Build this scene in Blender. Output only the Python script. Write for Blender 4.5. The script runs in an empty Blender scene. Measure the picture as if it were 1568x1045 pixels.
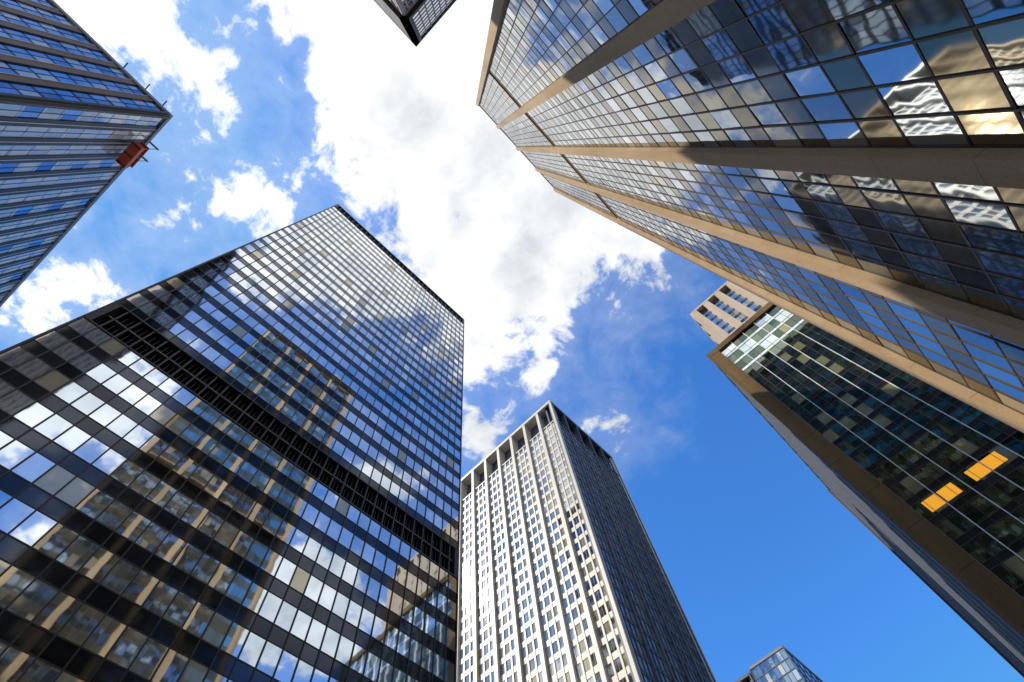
import bpy, math, random
from mathutils import Vector, Matrix, Quaternion
random.seed(7)
scene = bpy.context.scene

# ------------------------------------------------------------------ materials
def new_mat(name):
    m = bpy.data.materials.new(name); m.use_nodes = True
    nt = m.node_tree
    b = nt.nodes.get('Principled BSDF')
    return m, nt, b

def glass_mat(name, tint, tint2, rough=0.03, bump=0.006, bscale=0.45, metallic=0.95, blind=(0.3,0.29,0.25), blind_amt=0.1):
    """coated curtain-wall glass: per-pane variation (attribute rnd), slight waviness, some drawn blinds"""
    m, nt, b = new_mat(name)
    N, L = nt.nodes, nt.links
    at = N.new('ShaderNodeAttribute'); at.attribute_name = 'rnd'
    mix = N.new('ShaderNodeMix'); mix.data_type='RGBA'
    mix.inputs['A'].default_value=(*tint,1); mix.inputs['B'].default_value=(*tint2,1)
    L.new(at.outputs['Fac'], mix.inputs['Factor'])
    gt = N.new('ShaderNodeMath'); gt.operation='GREATER_THAN'; gt.inputs[1].default_value=1-blind_amt
    L.new(at.outputs['Fac'], gt.inputs[0])
    mix2 = N.new('ShaderNodeMix'); mix2.data_type='RGBA'
    L.new(gt.outputs[0], mix2.inputs['Factor']); L.new(mix.outputs['Result'], mix2.inputs['A'])
    mix2.inputs['B'].default_value=(*blind,1)
    L.new(mix2.outputs['Result'], b.inputs['Base Color'])
    mm = N.new('ShaderNodeMath'); mm.operation='MULTIPLY_ADD'
    mm.inputs[1].default_value=-0.45; mm.inputs[2].default_value=metallic; mm.use_clamp=True
    L.new(gt.outputs[0], mm.inputs[0]); L.new(mm.outputs[0], b.inputs['Metallic'])
    tc = N.new('ShaderNodeTexCoord')
    nz = N.new('ShaderNodeTexNoise'); nz.inputs['Scale'].default_value=bscale; nz.inputs['Detail'].default_value=1.5
    L.new(tc.outputs['Object'], nz.inputs['Vector'])
    bp = N.new('ShaderNodeBump'); bp.inputs['Strength'].default_value=1.0; bp.inputs['Distance'].default_value=bump
    L.new(nz.outputs['Fac'], bp.inputs['Height']); L.new(bp.outputs['Normal'], b.inputs['Normal'])
    b.inputs['Roughness'].default_value=rough
    return m

def stone_mat(name, c1, c2, rough=0.8, scale=0.35, metallic=0.0, streak=True, spec=0.5):
    m, nt, b = new_mat(name)
    N, L = nt.nodes, nt.links
    tc = N.new('ShaderNodeTexCoord')
    mp = N.new('ShaderNodeMapping'); mp.inputs['Scale'].default_value=(1,1,0.12 if streak else 1)
    L.new(tc.outputs['Object'], mp.inputs['Vector'])
    nz = N.new('ShaderNodeTexNoise'); nz.inputs['Scale'].default_value=scale; nz.inputs['Detail'].default_value=6
    nz.inputs['Roughness'].default_value=0.65
    L.new(mp.outputs['Vector'], nz.inputs['Vector'])
    n2 = N.new('ShaderNodeTexNoise'); n2.inputs['Scale'].default_value=9; n2.inputs['Detail'].default_value=2
    L.new(tc.outputs['Object'], n2.inputs['Vector'])
    ad = N.new('ShaderNodeMath'); ad.operation='MULTIPLY_ADD'; ad.inputs[1].default_value=0.35
    L.new(n2.outputs['Fac'], ad.inputs[0]); L.new(nz.outputs['Fac'], ad.inputs[2])
    cr = N.new('ShaderNodeValToRGB')
    cr.color_ramp.elements[0].position=0.45; cr.color_ramp.elements[0].color=(*c1,1)
    cr.color_ramp.elements[1].position=0.9; cr.color_ramp.elements[1].color=(*c2,1)
    L.new(ad.outputs[0], cr.inputs['Fac']); L.new(cr.outputs['Color'], b.inputs['Base Color'])
    bp = N.new('ShaderNodeBump'); bp.inputs['Strength'].default_value=0.3; bp.inputs['Distance'].default_value=0.02
    L.new(n2.outputs['Fac'], bp.inputs['Height']); L.new(bp.outputs['Normal'], b.inputs['Normal'])
    b.inputs['Roughness'].default_value=rough; b.inputs['Metallic'].default_value=metallic
    b.inputs['Specular IOR Level'].default_value=spec
    return m

# ------------------------------------------------------------------ mesh builder
class MB:
    def __init__(s, name):
        s.name=name; s.v=[]; s.f=[]; s.m=[]; s.r=[]; s.mats=[]
    def mi(s, mat):
        if mat not in s.mats: s.mats.append(mat)
        return s.mats.index(mat)
    def box(s, F, s0,s1,z0,z1,d0,d1, mat):
        if s1<=s0 or z1<=z0: return
        i=len(s.v); mi=s.mi(mat)
        for (a,z,d) in ((s0,z0,d0),(s1,z0,d0),(s1,z0,d1),(s0,z0,d1),(s0,z1,d0),(s1,z1,d0),(s1,z1,d1),(s0,z1,d1)):
            s.v.append(F.p(a,z,d))
        for q in ((0,1,2,3),(7,6,5,4),(3,2,6,7),(1,0,4,5),(0,3,7,4),(2,1,5,6)):
            s.f.append(tuple(i+k for k in q)); s.m.append(mi); s.r.append(0.5)
    def pane(s, F, s0,s1,z0,z1,d, mat, tilt=0.0):
        i=len(s.v); mi=s.mi(mat)
        a=random.gauss(0,tilt)*(s1-s0)/2; b=random.gauss(0,tilt)*(z1-z0)/2
        for (x,z,k) in ((s0,z0,-a-b),(s1,z0,a-b),(s1,z1,a+b),(s0,z1,-a+b)):
            s.v.append(F.p(x,z,d+k))
        s.f.append((i,i+1,i+2,i+3) if F.ccw else (i+3,i+2,i+1,i)); s.m.append(mi); s.r.append(random.random())
    def finish(s, loc=(0,0,0)):
        me=bpy.data.meshes.new(s.name); me.from_pydata(s.v,[],s.f)
        for mat in s.mats: me.materials.append(mat)
        me.polygons.foreach_set('material_index', s.m)
        at=me.attributes.new('rnd','FLOAT','FACE'); at.data.foreach_set('value', s.r)
        me.update()
        o=bpy.data.objects.new(s.name, me); scene.collection.objects.link(o); o.location=loc
        return o

class Face:
    def __init__(s, o, u, n, zoff=0):
        s.o=o; s.u=u; s.n=n
        s.ccw = (u[1]*n[0]-u[0]*n[1])>0
    def p(s,a,z,d): return (s.o[0]+s.u[0]*a+s.n[0]*d, s.o[1]+s.u[1]*a+s.n[1]*d, z)

def faces_of(x0,y0,x1,y1, rot=0.0, pivot=None):
    def R(p):
        if not rot: return p
        px,py=pivot; c,s=math.cos(rot),math.sin(rot)
        x,y=p[0]-px,p[1]-py
        return (px+c*x-s*y, py+s*x+c*y)
    def D(v):
        c,s=math.cos(rot),math.sin(rot); return (c*v[0]-s*v[1], s*v[0]+c*v[1])
    return {'S':(Face(R((x0,y0)),D((1,0)),D((0,-1))), x1-x0),
            'E':(Face(R((x1,y0)),D((0,1)),D((1,0))), y1-y0),
            'N':(Face(R((x1,y1)),D((-1,0)),D((0,1))), x1-x0),
            'W':(Face(R((x0,y1)),D((0,-1)),D((-1,0))), y1-y0)}

def core(mb, fc, z1, inset, mat, z0=0.1):
    F,W=fc['S']; E,D=fc['E']
    mb.box(F, inset, W-inset, z0, z1, -(D-inset), -inset, mat)

# ------------------------------------------------------------------ material library
G_dark = glass_mat('dark_tower_glass',(0.62,0.70,0.78),(0.86,0.92,0.97),bump=0.006,blind=(0.60,0.54,0.40),blind_amt=0.06)
SP_dark = glass_mat('dark_spandrel_glass',(0.03,0.032,0.033),(0.05,0.053,0.053),rough=0.12,metallic=0.6,blind_amt=0.0)
SP_tower = glass_mat('smoked_spandrel_glass',(0.035,0.04,0.05),(0.075,0.085,0.105),rough=0.06,metallic=0.9,blind_amt=0.0)
M_bronze = stone_mat('black_bronze',(0.012,0.011,0.010),(0.03,0.027,0.024),rough=0.45)
M_black = stone_mat('louvre_black',(0.004,0.004,0.004),(0.01,0.01,0.01),rough=0.9,spec=0.1)
M_grey = stone_mat('grey_metal',(0.16,0.16,0.165),(0.24,0.24,0.245),rough=0.5)
M_dgrey = stone_mat('dark_grey_metal',(0.05,0.05,0.05),(0.085,0.085,0.085),rough=0.5)
G_right = glass_mat('bronze_tinted_glass',(0.24,0.275,0.29),(0.50,0.545,0.57),bump=0.013,bscale=0.5,blind=(0.46,0.40,0.28),blind_amt=0.05)
SP_right = glass_mat('bronze_spandrel_glass',(0.13,0.105,0.065),(0.27,0.22,0.135),rough=0.06,bump=0.010,metallic=0.8,blind_amt=0.0)
M_mull = stone_mat('bronze_mullion',(0.045,0.032,0.019),(0.08,0.058,0.036),rough=0.5,spec=0.3)
M_beige = stone_mat('beige_granite',(0.34,0.225,0.115),(0.54,0.39,0.23),rough=0.75,spec=0.25)
M_cream = stone_mat('cream_limestone',(0.53,0.495,0.425),(0.70,0.66,0.58),rough=0.42)
G_win = glass_mat('office_window_glass',(0.36,0.38,0.40),(0.62,0.64,0.65),rough=0.05,bump=0.008,blind=(0.45,0.41,0.32),blind_amt=0.22)
M_slate = stone_mat('slate_cladding',(0.045,0.06,0.09),(0.085,0.105,0.14),rough=0.5)
M_conc = stone_mat('grey_blue_cladding',(0.07,0.078,0.092),(0.12,0.13,0.15),rough=0.6)
G_sideglass = glass_mat('smoked_side_glass',(0.08,0.10,0.13),(0.18,0.22,0.27),bump=0.008,blind=(0.2,0.2,0.18),blind_amt=0.1)
G_green = glass_mat('green_tinted_glass',(0.06,0.095,0.07),(0.24,0.30,0.225),bump=0.012,blind=(0.36,0.34,0.18),blind_amt=0.12)
G_pale = glass_mat('pale_green_glass',(0.6,0.7,0.7),(0.8,0.86,0.86),bump=0.01,blind=(0.7,0.72,0.7),blind_amt=0.2)
G_frost = glass_mat('white_blind_glass',(0.55,0.59,0.60),(0.82,0.85,0.85),bump=0.01,metallic=0.25,blind=(0.8,0.81,0.79),blind_amt=0.4)
M_brown = stone_mat('brown_stone_frame',(0.060,0.034,0.014),(0.24,0.15,0.065),rough=0.8,scale=0.10,spec=0.15)
M_white = stone_mat('white_metal_fin',(0.6,0.6,0.6),(0.75,0.75,0.74),rough=0.4)
G_blue = glass_mat('deep_blue_glass',(0.12,0.22,0.36),(0.46,0.58,0.70),bump=0.010,blind=(0.5,0.55,0.58),blind_amt=0.15)
M_tan = stone_mat('tan_panel',(0.15,0.115,0.085),(0.25,0.195,0.15),rough=0.6,spec=0.3)
M_orange = stone_mat('red_oxide_paint',(0.48,0.06,0.02),(0.62,0.11,0.035),rough=0.55)
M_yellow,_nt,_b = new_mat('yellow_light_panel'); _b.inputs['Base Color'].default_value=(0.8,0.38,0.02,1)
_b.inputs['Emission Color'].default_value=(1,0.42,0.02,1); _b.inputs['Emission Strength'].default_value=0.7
M_rtan = stone_mat('warm_stone',(0.46,0.36,0.27),(0.60,0.49,0.38),rough=0.8,spec=0.3)
M_char = stone_mat('charcoal_panel',(0.03,0.029,0.027),(0.055,0.052,0.048),rough=0.6,spec=0.3)

CZ=1.73
# ------------------------------------------------------------------ 1. dark glass tower
def dark_facade(mb,F,W,n,H):
    p=W/n
    zs=[]; z=6.0
    for k in range(12): zs.append((z,z+4.0)); z+=4.0
    mech=(z,z+5.0); z+=5.0
    top=H-5.0; k=24; h=(top-z)/k
    for i in range(k): zs.append((z,z+h)); z+=h
    for (a,b) in zs:
        sp=(b-a)*0.38
        for c in range(n):
            mb.pane(F,c*p,(c+1)*p,a,a+sp,0.0,SP_tower,0.0015)
            mb.pane(F,c*p,(c+1)*p,a+sp,b,0.0,G_dark,0.0035)
        mb.box(F,0,W,a-0.05,a+0.05,-0.1,0.025,M_bronze)
        mb.box(F,0,W,a+sp-0.06,a+sp+0.06,-0.1,0.03,M_bronze)
    for c in range(n+1):
        s=c*p
        mb.box(F,s-0.06,s+0.06,6.0,mech[0],-0.12,0.09,M_bronze)
        mb.box(F,s-0.06,s+0.06,mech[1],top,-0.12,0.09,M_bronze)
    for (a,b,rec) in ((mech[0],mech[1],-0.7),(top,H-0.5,-0.7)):
        mb.box(F,0,W,a,b,rec-0.3,rec,M_black)
        mb.box(F,0,W,a-0.10,a+0.10,rec,0.10,M_bronze)
        mb.box(F,0,W,b-0.10,b+0.10,rec,0.10,M_bronze)
        mb.box(F,0,W,(a+b)/2-0.12,(a+b)/2+0.12,rec,-0.05,M_dgrey)
        for c in range(n+1):
            mb.box(F,c*p-0.09,c*p+0.09,a+0.1,b-0.1,rec,0.02,M_dgrey if a>top-1 else M_bronze)
        for c in range(n):
            for t in (0.33,0.66):
                mb.box(F,(c+t)*p-0.03,(c+t)*p+0.03,a+0.1,b-0.1,rec,-0.3,M_bronze)
    mb.box(F,0,W,H-0.39,H,-0.7,0.12,M_bronze)
    for c in range(0,n+1,4): mb.box(F,c*p-0.4,c*p+0.4,0.13,5.93,-0.6,0.25,M_bronze)
    for c in range(n): mb.pane(F,c*p,(c+1)*p,0.13,5.9,-0.8,G_dark,0.001)
    mb.box(F,0,W,5.6,5.92,-0.8,0.0,M_bronze)

mb=MB('dark_glass_office_tower'); H=160+CZ
fc=faces_of(-15.7,38.7,35.5,72.0)
for k,n in (('S',32),('E',21),('N',32),('W',21)):
    dark_facade(mb,fc[k][0],fc[k][1],n,H)
core(mb,fc,H-0.6,1.1,M_black)
for F,W in fc.values(): mb.box(F,-0.10,0.12,0.13,H+0.004,-0.12,0.10,M_bronze)
mb.box(fc['S'][0],8,40,H-0.6,H+3.5,-26,-9,M_grey)
mb.finish()

# ------------------------------------------------------------------ 2. right tower with granite piers
def pier_facade(mb,F,W,bays,H,cols):
    bw=W/bays; pw=1.05
    bands=[(0.55*H,0.55*H+3.0),(H-4.2,H-1.4)]
    rows=[]; z=7.0; fl=4.1
    while z+fl<bands[0][0]: rows.append((z,z+fl)); z+=fl
    rows.append((z,bands[0][0])); z=bands[0][1]
    while z+fl<bands[1][0]-1: rows.append((z,z+fl)); z+=fl
    rows.append((z,bands[1][0]))
    for b in range(bays):
        s0=b*bw+pw/2; s1=(b+1)*bw-pw/2; p=(s1-s0)/cols
        for (a,c) in rows:
            sp=(c-a)*0.44
            for i in range(cols):
                mb.pane(F,s0+i*p,s0+(i+1)*p,a,a+sp,0,SP_right,0.004)
                mb.pane(F,s0+i*p,s0+(i+1)*p,a+sp,c,0,G_right,0.006)
            mb.box(F,s0,s1,a-0.06,a+0.06,-0.1,0.02,M_mull)
            mb.box(F,s0,s1,a+sp-0.05,a+sp+0.05,-0.1,0.018,M_mull)
        for i in range(cols+1):
            s=s0+i*p
            mb.box(F,s-0.04,s+0.04,7,bands[0][0],-0.12,0.05,M_mull)
            mb.box(F,s-0.04,s+0.04,bands[0][1],bands[1][0],-0.12,0.05,M_mull)
        for (a,c) in bands:
            mb.box(F,s0,s1,a,c,-1.4,-1.0,M_black)
            mb.box(F,s0,s1,a-0.15,a+0.15,-1.0,0.03,M_beige)
            mb.box(F,s0,s1,c-0.15,c+0.15,-1.0,0.03,M_beige)
            for i in range(1,cols): mb.box(F,s0+i*p-0.05,s0+i*p+0.05,a+0.15,c-0.15,-1.0,-0.5,M_mull)
        mb.box(F,s0,s1,H-1.25,H-0.05,-1.4,0.1,M_beige)
        for i in range(cols): mb.pane(F,s0+i*p,s0+(i+1)*p,0.13,6.9,-1.5,G_right,0.002)
        mb.box(F,s0,s1,6.4,6.94,-1.5,0.05,M_beige)
    for b in range(bays+1):
        s=b*bw; a=max(s-pw/2,0.0); c=min(s+pw/2,W)
        z=0.13; j=0
        while z<H:
            zt=min(z+4.1,H); mb.box(F,a,c,z,zt-0.02,-0.3,0.50,M_beige); z=zt
        mb.box(F,a+0.01,c-0.01,0.13,H-0.03,-0.28,0.485,M_mull)

mb=MB('granite_pier_glass_tower'); H=170+CZ
fc=faces_of(-6.3,-48.0,28.2,-10.7)
for k in 'SENW': pier_facade(mb,fc[k][0],fc[k][1],4,H,6)
core(mb,fc,H-0.8,1.55,M_black)
for F,W in fc.values():
    z=0.13
    while z<H:
        zt=min(z+4.1,H); mb.box(F,-0.495,0.0,z,zt-0.02,-0.003,0.495,M_beige); z=zt
    mb.box(F,-0.48,0.1,0.13,H-0.03,-0.2,0.48,M_mull)
mb.finish()

# ------------------------------------------------------------------ 3. limestone tower
def stone_facade(mb,F,W,bays,sub,H,stone,pier,glass,crown=6.5,pw=0.9,pd=0.7,fl=3.75,wh=2.2,subw=0.55,z0=6.0,rec=0.14,roofh=1.0,span=None):
    bw=W/bays; zt=H-crown; span=span or stone
    nf=int(round((zt-z0)/fl)); fl=(zt-z0)/nf
    mb.box(F,0,W,zt-0.3,zt+0.25,-0.5,0.10,stone)
    for k in range(nf):
        a=z0+k*fl
        mb.box(F,0,W,a,a+(fl-wh),-0.45,-0.04,span)
    for b in range(bays):
        s0=b*bw+pw/2; s1=(b+1)*bw-pw/2
        w=(s1-s0-(sub-1)*subw)/sub
        for i in range(sub):
            q=s0+i*(w+subw)
            for k in range(nf):
                a=z0+k*fl+(fl-wh)
                mb.pane(F,q,q+w,a,a+wh,-rec,glass,0.004)
                mb.box(F,q,q+w,a,a+0.07,-rec-0.05,-rec+0.04,M_grey)
                mb.box(F,q+w/2-0.03,q+w/2+0.03,a+0.07,a+wh,-rec-0.05,-rec+0.035,M_grey)
            if i<sub-1: mb.box(F,q+w,q+w+subw,z0,zt-0.3,-0.45,0.06,stone)
        mb.box(F,s0,s1,zt+0.25,H-roofh,-3.0,-2.5,M_slate)
        for i in range(4): mb.pane(F,s0+i*(s1-s0)/4,s0+(i+1)*(s1-s0)/4,0.13,z0,-1.0,glass,0.002)
    for b in range(bays+1):
        s=b*bw; mb.box(F,max(0,s-pw/2),min(W,s+pw/2),0.13,H-roofh,-1.2,pd,pier)
        if b not in (0,bays): mb.box(F,s-pw/2+0.1,s+pw/2-0.1,zt,H-roofh,-2.5,-1.2,pier)
    mb.box(F,0,W,H-roofh+0.01,H,-2.8,pd+0.05,pier)

mb=MB('limestone_pier_office_tower'); H=157+CZ
fc=faces_of(76.3,38.7,109.0,95.0)
stone_facade(mb,*fc['W'],9,3,H,M_cream,M_cream,G_win,crown=12,pw=1.0,pd=0.6,wh=2.4,subw=0.42,roofh=1.4)
stone_facade(mb,*fc['E'],9,3,H,M_cream,M_cream,G_win,crown=12,pw=1.0,pd=0.6,wh=2.4,subw=0.42,roofh=1.4)
stone_facade(mb,*fc['S'],5,4,H,M_slate,M_slate,G_win,pd=0.25,pw=0.6,subw=0.2,wh=2.7,crown=12,roofh=1.4)
stone_facade(mb,*fc['N'],5,4,H,M_slate,M_slate,G_win,pd=0.25,pw=0.6,subw=0.2,wh=2.7,crown=12,roofh=1.4)
core(mb,fc,H-12.1,1.25,M_black)
core(mb,fc,H-1.6,3.05,M_slate,z0=H-14)
for k,(F,W) in fc.items(): mb.box(F,-0.24 if k in 'WE' else -0.59,0.0,0.13,H+0.004,-0.003,0.59 if k in 'WE' else 0.24,M_cream)
mb.finish()

# ------------------------------------------------------------------ 4. brown framed green glass building (lower right)
def green_facade(mb,F,W,H,cols,lights=(),corner=2.6):
    p=(W-2*corner)/cols; z0=6.0; fl=4.0; n=int((H-2.0-z0)/fl); fl=(H-2.0-z0)/n
    for k in range(n):
        a=z0+k*fl; topf = k>=n-3
        for i in range(cols):
            s0=corner+i*p
            for j in range(2):
                mb.pane(F,s0+j*p/2,s0+(j+1)*p/2,a,a+1.1,0,(G_pale if topf else SP_dark),0.003)
                mb.pane(F,s0+j*p/2,s0+(j+1)*p/2,a+1.1,a+fl,0,(G_pale if topf and (i+k)%3==0 else G_green),0.007)
        mb.box(F,corner,W-corner,a-0.07,a+0.07,-0.1,0.05,M_bronze)
        mb.box(F,corner,W-corner,a+1.04,a+1.14,-0.1,0.04,M_bronze)
    for i in range(cols+1):
        s=corner+i*p
        mb.box(F,s-0.06,s+0.06,z0,H-2.0,-0.12,0.20,M_white)
        if i<cols: mb.box(F,s+p/2-0.04,s+p/2+0.04,z0,H-2.0,-0.12,0.06,M_bronze)
    for (sc,zz) in lights:
        k=int((zz-z0)/fl); a=z0+k*fl+1.2
        mb.box(F,sc-2.4,sc-0.1,a+0.4,a+2.4,0.012,0.05,M_yellow)
        mb.box(F,sc+0.1,sc+2.4,a+0.4,a+2.4,0.012,0.05,M_yellow)
    mb.box(F,0,W,H-2.0,H,-0.8,0.55,M_brown)
    for a in (0,W-corner):
        z=0.13
        while z<H-2.01:
            zt=min(z+8.0,H-2.01); mb.box(F,a,a+corner,z,zt-0.06,-0.3,0.5,M_brown); z=zt
        mb.box(F,a+0.02,a+corner-0.02,0.13,H-2.02,-0.3,0.45,M_bronze)
    mb.box(F,corner,W-corner,5.4,5.93,-1,0.3,M_brown)
    for i in range(cols): mb.pane(F,corner+i*p,corner+(i+1)*p,0.13,5.4,-0.9,G_green,0.002)

mb=MB('brown_frame_green_glass_building'); H=120+CZ
fc=faces_of(78.8,-60.0,140.0,-8.0)
green_facade(mb,*fc['W'],H,13,lights=((6.4,56.5),(13.4,56.5))); green_facade(mb,*fc['S'],H,18); green_facade(mb,*fc['E'],H,13)
stone_facade(mb,*fc['N'],10,3,H,M_conc,M_conc,G_sideglass,crown=2.5,pd=0.15,rec=0.08)
core(mb,fc,H-0.8,1.3,M_black)
for k,(F,W) in fc.items(): mb.box(F,-0.48,0.0,0.13,H+0.003,-0.003,0.53,M_brown)
mb.finish()

# ------------------------------------------------------------------ 5. setback stone tower behind it
mb=MB('setback_stone_tower'); H=153+CZ
fc=faces_of(85.5,-52.0,125.0,-15.8)
for k in 'SENW':
    stone_facade(mb,fc[k][0],fc[k][1],8,1,H,M_slate,M_rtan,G_win,crown=2.0,pw=1.9,pd=1.3,fl=3.8,wh=2.7)
core(mb,fc,H-1.0,1.3,M_black)
for F,W in fc.values(): mb.box(F,-1.28,0.0,0.13,H+0.003,-0.003,1.28,M_rtan)
mb.finish()

# ------------------------------------------------------------------ 6. left striped blue glass tower
def strip_facade(mb,F,W,H,cols,tan):
    p=W/cols; z0=6; fl=3.9; n=int((H-1.2-z0)/fl); fl=(H-1.2-z0)/n
    for k in range(n):
        a=z0+k*fl
        for i in range(cols):
            s0=i*p
            g = G_blue if tan else (G_frost if (i*7+k*3)%6 else G_blue)
            mb.pane(F,s0,s0+p*0.5,a+0.55,a+fl,0,g,0.005)
            mb.pane(F,s0+p*0.5,s0+p,a+0.55,a+fl,0,g,0.005)
            mb.pane(F,s0,s0+p,a,a+0.55,0,(SP_tower if tan else G_frost),0.002)
        mb.box(F,0,W,a-0.03,a+0.03,-0.1,0.02,M_bronze)
    for i in range(cols+1):
        s=i*p
        if tan:
            mb.box(F,s-0.62,s+0.62,z0,H-1.2,-0.2,0.12,M_tan)
            mb.box(F,s-0.70,s-0.62,z0,H-1.2,-0.2,0.20,M_white)
            mb.box(F,s+0.62,s+0.72,z0,H-1.2,-0.2,0.24,M_bronze)
        else:
            mb.box(F,s-0.78,s+0.78,z0,H-1.2,-0.2,0.16,M_bronze)
            mb.box(F,s-0.06,s+0.06,z0,H-1.2,-0.2,0.22,M_white)
        if i<cols: mb.box(F,s+p/2-0.04,s+p/2+0.04,z0,H-1.2,-0.2,0.06,M_bronze)
    mb.box(F,0,W,H-1.2,H,-0.8,0.35,M_grey)
    mb.box(F,0,W,0.13,z0-0.06,-0.8,0.0,M_slate)
mb=MB('striped_blue_glass_tower'); H=119+CZ
cx,cy=-46.0,38.7
fc=faces_of(cx-42,cy,cx,cy+66,rot=math.radians(3.5),pivot=(cx,cy))
strip_facade(mb,*fc['S'],H,11,True); strip_facade(mb,*fc['E'],H,17,False)
strip_facade(mb,*fc['N'],H,11,True); strip_facade(mb,*fc['W'],H,17,False)
core(mb,fc,H-0.8,0.9,M_black)
core(mb,fc,H+17,9.0,M_conc,z0=H-1)  # unseen setback penthouse, added to lengthen the shadow cast on the granite pier tower
for F,W in fc.values(): mb.box(F,-0.34,0.0,0.13,H+0.003,-0.003,0.34,M_grey)
F,W=fc['S']
for s in (30.0,35.0,39.0):
    mb.box(F,s-0.08,s+0.08,H,H+2.2,-0.5,-0.35,M_dgrey); mb.box(F,s-0.08,s+0.08,H+2.0,H+2.2,-0.35,1.0,M_dgrey)
mb.finish()

mb=MB('facade_access_gondola'); F,W=fc['E']
a,b=6.5,12.0; z=H-7.0
mb.box(F,a,b,z,z+0.25,0.75,2.6,M_orange)
mb.box(F,a,b,z+0.25,z+1.3,2.5,2.6,M_orange); mb.box(F,a,a+0.1,z+0.25,z+1.3,0.8,2.5,M_orange); mb.box(F,b-0.1,b,z+0.25,z+1.3,0.8,2.5,M_orange)
for s in (a+0.3,(a+b)/2,b-0.3):
    mb.box(F,s-0.08,s+0.08,z+1.3,z+2.6,2.35,2.5,M_orange)
    mb.box(F,s-0.06,s+0.06,z-0.15,z,0.75,2.6,M_bronze)
mb.box(F,a,b,z+2.6,z+2.8,0.8,2.6,M_orange)
for s in (a+1,b-1):
    mb.box(F,s-0.05,s+0.05,z+2.8,H+0.6,1.8,1.9,M_grey); mb.box(F,s-0.15,s+0.15,H+0.6,H+0.9,-1.5,2.1,M_grey)
mb.finish()

# ------------------------------------------------------------------ 7. top tower with solid dark crown
mb=MB('dark_crown_tower'); H=196+CZ
fc=faces_of(-75,-50,-33.5,-10.0)
CR=34.0
for k in 'SENW':
    F,W=fc[k]; G=Face((F.o[0]+F.u[0]*1.5-F.n[0]*1.5,F.o[1]+F.u[1]*1.5-F.n[1]*1.5),F.u,F.n)
    stone_facade(mb,G,W-3,9,2,H-CR,M_rtan,M_rtan,G_win,crown=1.5,pd=0.3,wh=2.5)
    mb.box(F,0,W,H-CR,H-CR+2.4,-1.8,0,M_char); mb.box(F,0,W,H-2.0,H,-1.8,0,M_char)
    mb.box(F,0,3.0,H-CR+2.4,H-2.0,-1.8,0,M_char); mb.box(F,W-3.0,W,H-CR+2.4,H-2.0,-1.8,0,M_char)
    if k in 'NS':
        n=6; p=(W-6)/n
        for i in range(n):
            mb.box(F,3+i*p+0.06,3+(i+1)*p-0.06,H-CR+2.4,H-2.0,-1.6,-0.12,M_char)
        mb.box(F,3,W-3,H-CR+2.4,H-2.0,-1.8,-0.2,M_black)
    else:
        n=14; p=(W-6)/n; fl=(CR-4.4)/8
        for i in range(n):
            for j in range(8):
                mb.pane(F,3+i*p,3+(i+1)*p,H-CR+2.4+j*fl+1.2,H-CR+2.4+(j+1)*fl,-0.3,G_win,0.004)
        for j in range(8): mb.box(F,3,W-3,H-CR+2.4+j*fl,H-CR+2.4+j*fl+1.2,-0.6,-0.22,M_rtan)
        for i in range(1,n): mb.box(F,3+i*p-0.12,3+i*p+0.12,H-CR+2.4,H-2.0,-0.6,-0.1,M_bronze)
core(mb,fc,H-CR,2.8,M_black); core(mb,fc,H-0.2,1.7,M_bronze,z0=H-CR+0.1)
mb.finish()

# ------------------------------------------------------------------ 8. distant glass building
mb=MB('distant_glass_building'); H=125+CZ
fc=faces_of(191.5,39.6,225,54)
def grid_facade(mb,F,W,H,cols):
    p=W/cols; n=int(H/3.8); fl=(H-1)/n
    for k in range(n):
        for i in range(cols): mb.pane(F,i*p,(i+1)*p,k*fl+0.2,k*fl+fl,0,G_blue,0.005)
        mb.box(F,0,W,k*fl+0.1,k*fl+0.5,-0.1,0.12,M_slate)
    for i in range(cols+1): mb.box(F,i*p-0.1,i*p+0.1,0.13,H-1,-0.1,0.18,M_slate)
    mb.box(F,0,W,H-0.9,H,-0.6,0.3,M_grey)
for F,W in fc.values(): grid_facade(mb,F,W,H,8); mb.box(F,-0.29,0,0.13,H+0.003,-0.003,0.29,M_slate)
core(mb,fc,H-0.4,0.7,M_black)
fc=faces_of(191.5,54.6,225,86)
for F,W in fc.values(): stone_facade(mb,F,W,5,2,H-1.5,M_grey,M_conc,G_blue,crown=6)
core(mb,fc,H-8,1.3,M_black)
mb.finish()

# ------------------------------------------------------------------ ground, road, pavements
def sheet(name,x0,y0,x1,y1,z,mat):
    me=bpy.data.meshes.new(name); me.from_pydata([(x0,y0,z),(x1,y0,z),(x1,y1,z),(x0,y1,z)],[],[(0,1,2,3)]); me.materials.append(mat)
    o=bpy.data.objects.new(name,me); scene.collection.objects.link(o); return o
M_asph = stone_mat('asphalt',(0.035,0.035,0.036),(0.065,0.065,0.065),rough=0.9,streak=False)
M_pave = stone_mat('concrete_paving',(0.18,0.175,0.165),(0.28,0.27,0.255),rough=0.9,streak=False)
M_kerb = stone_mat('granite_kerb',(0.3,0.3,0.3),(0.42,0.42,0.41),rough=0.8,streak=False)
M_paint = stone_mat('road_paint',(0.6,0.6,0.58),(0.8,0.8,0.78),rough=0.7,streak=False)
M_ypaint = stone_mat('yellow_road_paint',(0.6,0.4,0.05),(0.75,0.5,0.08),rough=0.7,streak=False)
M_gr = stone_mat('ground_surface',(0.06,0.06,0.06),(0.11,0.11,0.105),rough=0.95,streak=False)
sheet('ground',-3000,-3000,3000,3000,-0.008,M_gr)
mb=MB('road'); U=Face((0,0),(1,0),(0,1))
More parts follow.
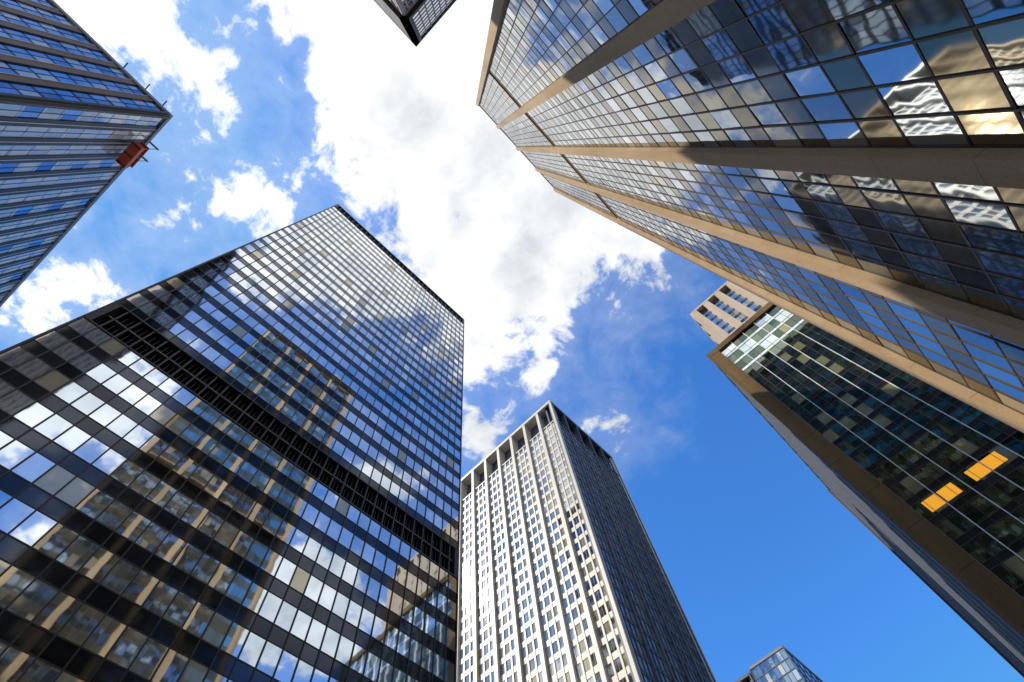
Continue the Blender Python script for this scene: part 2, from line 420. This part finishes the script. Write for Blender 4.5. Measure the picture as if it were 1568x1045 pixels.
def flat(x0,y0,x1,y1,z,m):
    i=len(mb.v); mb.v+= [(x0,y0,z),(x1,y0,z),(x1,y1,z),(x0,y1,z)]; mb.f.append((i,i+1,i+2,i+3)); mb.m.append(mb.mi(m)); mb.r.append(0.5)
flat(-400,2,500,31,-0.004,M_asph); flat(44,31,69,500,-0.004,M_asph); flat(44,-500,69,2,-0.004,M_asph)
x=-400
while x<500:
    if not 38<x<74:
        for y in (9,23.8): flat(x,y,x+3,y+0.15,0.0,M_paint)
    x+=9
flat(-400,16.2,40,16.32,0.0,M_ypaint); flat(-400,16.5,40,16.62,0.0,M_ypaint); flat(72,16.2,500,16.32,0.0,M_ypaint); flat(72,16.5,500,16.62,0.0,M_ypaint)
for k in range(18):
    flat(38.5,3.2+k*1.55,41.5,3.8+k*1.55,0.0,M_paint); flat(71.5,3.2+k*1.55,74.5,3.8+k*1.55,0.0,M_paint)
mb.finish()
mb=MB('pavement')
for (x0,y0,x1,y1) in ((-400,-400,44,2),(-400,31,44,400),(69,31,500,400),(69,-400,500,2)):
    mb.box(U,x0+0.3,x1-0.3,-0.1,0.12,y0+0.3,y1-0.3,M_pave)
    mb.box(U,x0,x1,-0.1,0.125,y0,y0+0.3,M_kerb); mb.box(U,x0,x1,-0.1,0.125,y1-0.3,y1,M_kerb)
    mb.box(U,x0,x0+0.3,-0.1,0.125,y0+0.3,y1-0.3,M_kerb); mb.box(U,x1-0.3,x1,-0.1,0.125,y0+0.3,y1-0.3,M_kerb)
mb.finish()

# ------------------------------------------------------------------ sun + sky
sun_dir=Vector((-0.478,0.527,0.703)).normalized()
el=math.asin(sun_dir.z); az=math.atan2(sun_dir.x,sun_dir.y)
sd=bpy.data.lights.new('sun','SUN'); sd.energy=5.0; sd.angle=math.radians(0.5); sd.color=(1,0.92,0.79)
so=bpy.data.objects.new('sun',sd); scene.collection.objects.link(so); so.location=(-100,110,300)
so.rotation_euler=sun_dir.to_track_quat('Z','Y').to_euler()

w=bpy.data.worlds.new('World'); scene.world=w; w.use_nodes=True
nt=w.node_tree; N,L=nt.nodes,nt.links
bg=N.get('Background'); bg.inputs['Strength'].default_value=0.12
sky=N.new('ShaderNodeTexSky'); sky.sky_type='NISHITA'; sky.sun_disc=False
sky.sun_elevation=el; sky.sun_rotation=az; sky.air_density=1.0; sky.dust_density=0.2; sky.ozone_density=2.0
def M(op,a,b=None,c=None,clamp=False):
    n=N.new('ShaderNodeMath'); n.operation=op; n.use_clamp=clamp
    for i,x in enumerate((a,b,c)):
        if x is None: continue
        if isinstance(x,(int,float)): n.inputs[i].default_value=x
        else: L.new(x,n.inputs[i])
    return n.outputs[0]
tc=N.new('ShaderNodeTexCoord'); sx=N.new('ShaderNodeSeparateXYZ'); L.new(tc.outputs['Generated'],sx.inputs[0])
zc=M('MAXIMUM',sx.outputs['Z'],0.08)
p0=M('DIVIDE',sx.outputs['X'],zc); q0=M('DIVIDE',sx.outputs['Y'],zc)
cv=N.new('ShaderNodeCombineXYZ'); L.new(p0,cv.inputs[0]); L.new(q0,cv.inputs[1])
def noise(scale,detail=8,rough=0.6,off=0.0,dist=0.0):
    n=N.new('ShaderNodeTexNoise'); n.noise_dimensions='2D'; n.inputs['Scale'].default_value=scale; n.inputs['Detail'].default_value=detail
    n.inputs['Roughness'].default_value=rough; n.inputs['Distortion'].default_value=dist
    v=N.new('ShaderNodeVectorMath'); v.operation='ADD'; v.inputs[1].default_value=(off,off*0.7,0)
    L.new(cv.outputs[0],v.inputs[0]); L.new(v.outputs[0],n.inputs['Vector']); return n.outputs['Fac']
n1=noise(9.0,8,0.62,3.1,0.2); n2=noise(2.2,3,0.55,9.7); n3=noise(4.0,5,0.55,5.2); n4=noise(26,4,0.6,1.7)
p=M('ADD',p0,M('MULTIPLY',M('SUBTRACT',n3,0.5),0.08)); q=M('ADD',q0,M('MULTIPLY',M('SUBTRACT',n2,0.5),0.08))
def lin(a,b,c): return M('ADD',M('ADD',M('MULTIPLY',p,a),M('MULTIPLY',q,b)),c)
s1=lin(0.46,-0.888,0.121*0.46+0.227*0.888-0.012)
s2=lin(-1,-0.1,0.395)
s3=lin(-0.40,0.93,0.405)
s4=lin(0.86,0.5,0.36)
D=M('MINIMUM',M('MINIMUM',s1,s2),M('MINIMUM',s3,s4))
D=M('MINIMUM',D,0.12)
blobs=[(-.485,.250,.075),(-.568,.297,.11),(-.395,.232,.022),(-.218,.326,.055),(-.25,.37,.04),(-.299,.423,.05),(-.335,.262,.022),(-.333,.70,.05),(-.36,.78,.06),(-.47,.60,.04),
 (.383,.009,.03),(.623,.197,.026),(.435,.242,.03),(.40,.33,.045),(.431,.398,.065),(.41,-.10,.03),(.50,.17,.015),
 (-.205,-.85,.16),(-.30,-.95,.16),(.363,-.64,.07),(.42,-1.08,.22),(.05,-.75,.06),(.75,-.7,.15),(-.9,-.3,.3),(-1.2,.3,.2)]
for (a,b,r) in blobs:
    dx=M('SUBTRACT',p,a); dy=M('SUBTRACT',q,b)
    d=M('SQRT',M('ADD',M('MULTIPLY',dx,dx),M('MULTIPLY',dy,dy)))
    D=M('MAXIMUM',D,M('SUBTRACT',r,d))
far=M('MAXIMUM',M('SUBTRACT',M('MULTIPLY',q,-1),1.1),M('SUBTRACT',M('MULTIPLY',p,-1),0.9))
g=M('ADD',M('MULTIPLY',M('SUBTRACT',n2,0.5),0.8),M('MINIMUM',M('MULTIPLY',far,0.5),-0.02))
D=M('MAXIMUM',D,g)
Df=M('ADD',M('ADD',D,M('MULTIPLY',M('SUBTRACT',n1,0.5),0.34)),M('MULTIPLY',M('SUBTRACT',n4,0.5),0.08))
def ramp(lo,hi):
    mr=N.new('ShaderNodeMapRange'); mr.interpolation_type='SMOOTHSTEP'; L.new(Df,mr.inputs['Value'])
    mr.inputs['From Min'].default_value=lo; mr.inputs['From Max'].default_value=hi; return mr.outputs[0]
dens=M('MAXIMUM',ramp(-0.03,0.05),M('MULTIPLY',ramp(-0.20,0.03),0.20))
tone=M('ADD',M('ADD',M('MULTIPLY',M('SUBTRACT',n3,0.14),1.9),M('MULTIPLY',M('SUBTRACT',n1,0.5),1.3)),M('MULTIPLY',p0,-0.9),clamp=True)
cm=N.new('ShaderNodeMix'); cm.data_type='RGBA'; L.new(tone,cm.inputs['Factor'])
cm.inputs['A'].default_value=(5.6,6.0,6.5,1); cm.inputs['B'].default_value=(10.5,10.5,10.4,1)
tint=N.new('ShaderNodeMix'); tint.data_type='RGBA'; tint.blend_type='MULTIPLY'; tint.inputs['Factor'].default_value=1
L.new(sky.outputs[0],tint.inputs['A']); tint.inputs['B'].default_value=(0.62,1.48,2.4,1)
cap=N.new('ShaderNodeVectorMath'); cap.operation='MINIMUM'; cap.inputs[1].default_value=(0.95,3.1,7.2)
L.new(tint.outputs['Result'],cap.inputs[0])
fm=N.new('ShaderNodeMix'); fm.data_type='RGBA'; L.new(dens,fm.inputs['Factor'])
L.new(cap.outputs[0],fm.inputs['A']); L.new(cm.outputs['Result'],fm.inputs['B'])
L.new(fm.outputs['Result'],bg.inputs['Color'])

# ------------------------------------------------------------------ camera
zc_=Vector((-67,-297,791)).normalized()
d1=Vector((1816,1698,791)); d1=(d1-zc_*d1.dot(zc_)).normalized(); d2=zc_.cross(d1)
right=Vector((d1.x,d2.x,zc_.x)); down=Vector((d1.y,d2.y,zc_.y)); fwd=Vector((d1.z,d2.z,zc_.z))
cam=bpy.data.cameras.new('camera'); co=bpy.data.objects.new('camera',cam); scene.collection.objects.link(co)
mt=Matrix((( right.x,-down.x,-fwd.x,0),(right.y,-down.y,-fwd.y,0),(right.z,-down.z,-fwd.z,CZ),(0,0,0,1)))
co.matrix_world=mt
cam.sensor_width=36; cam.lens=36*791/1568; cam.clip_end=10000; cam.clip_start=0.1
scene.camera=co
scene.view_settings.view_transform='Standard'; scene.view_settings.look='None'; scene.view_settings.exposure=0
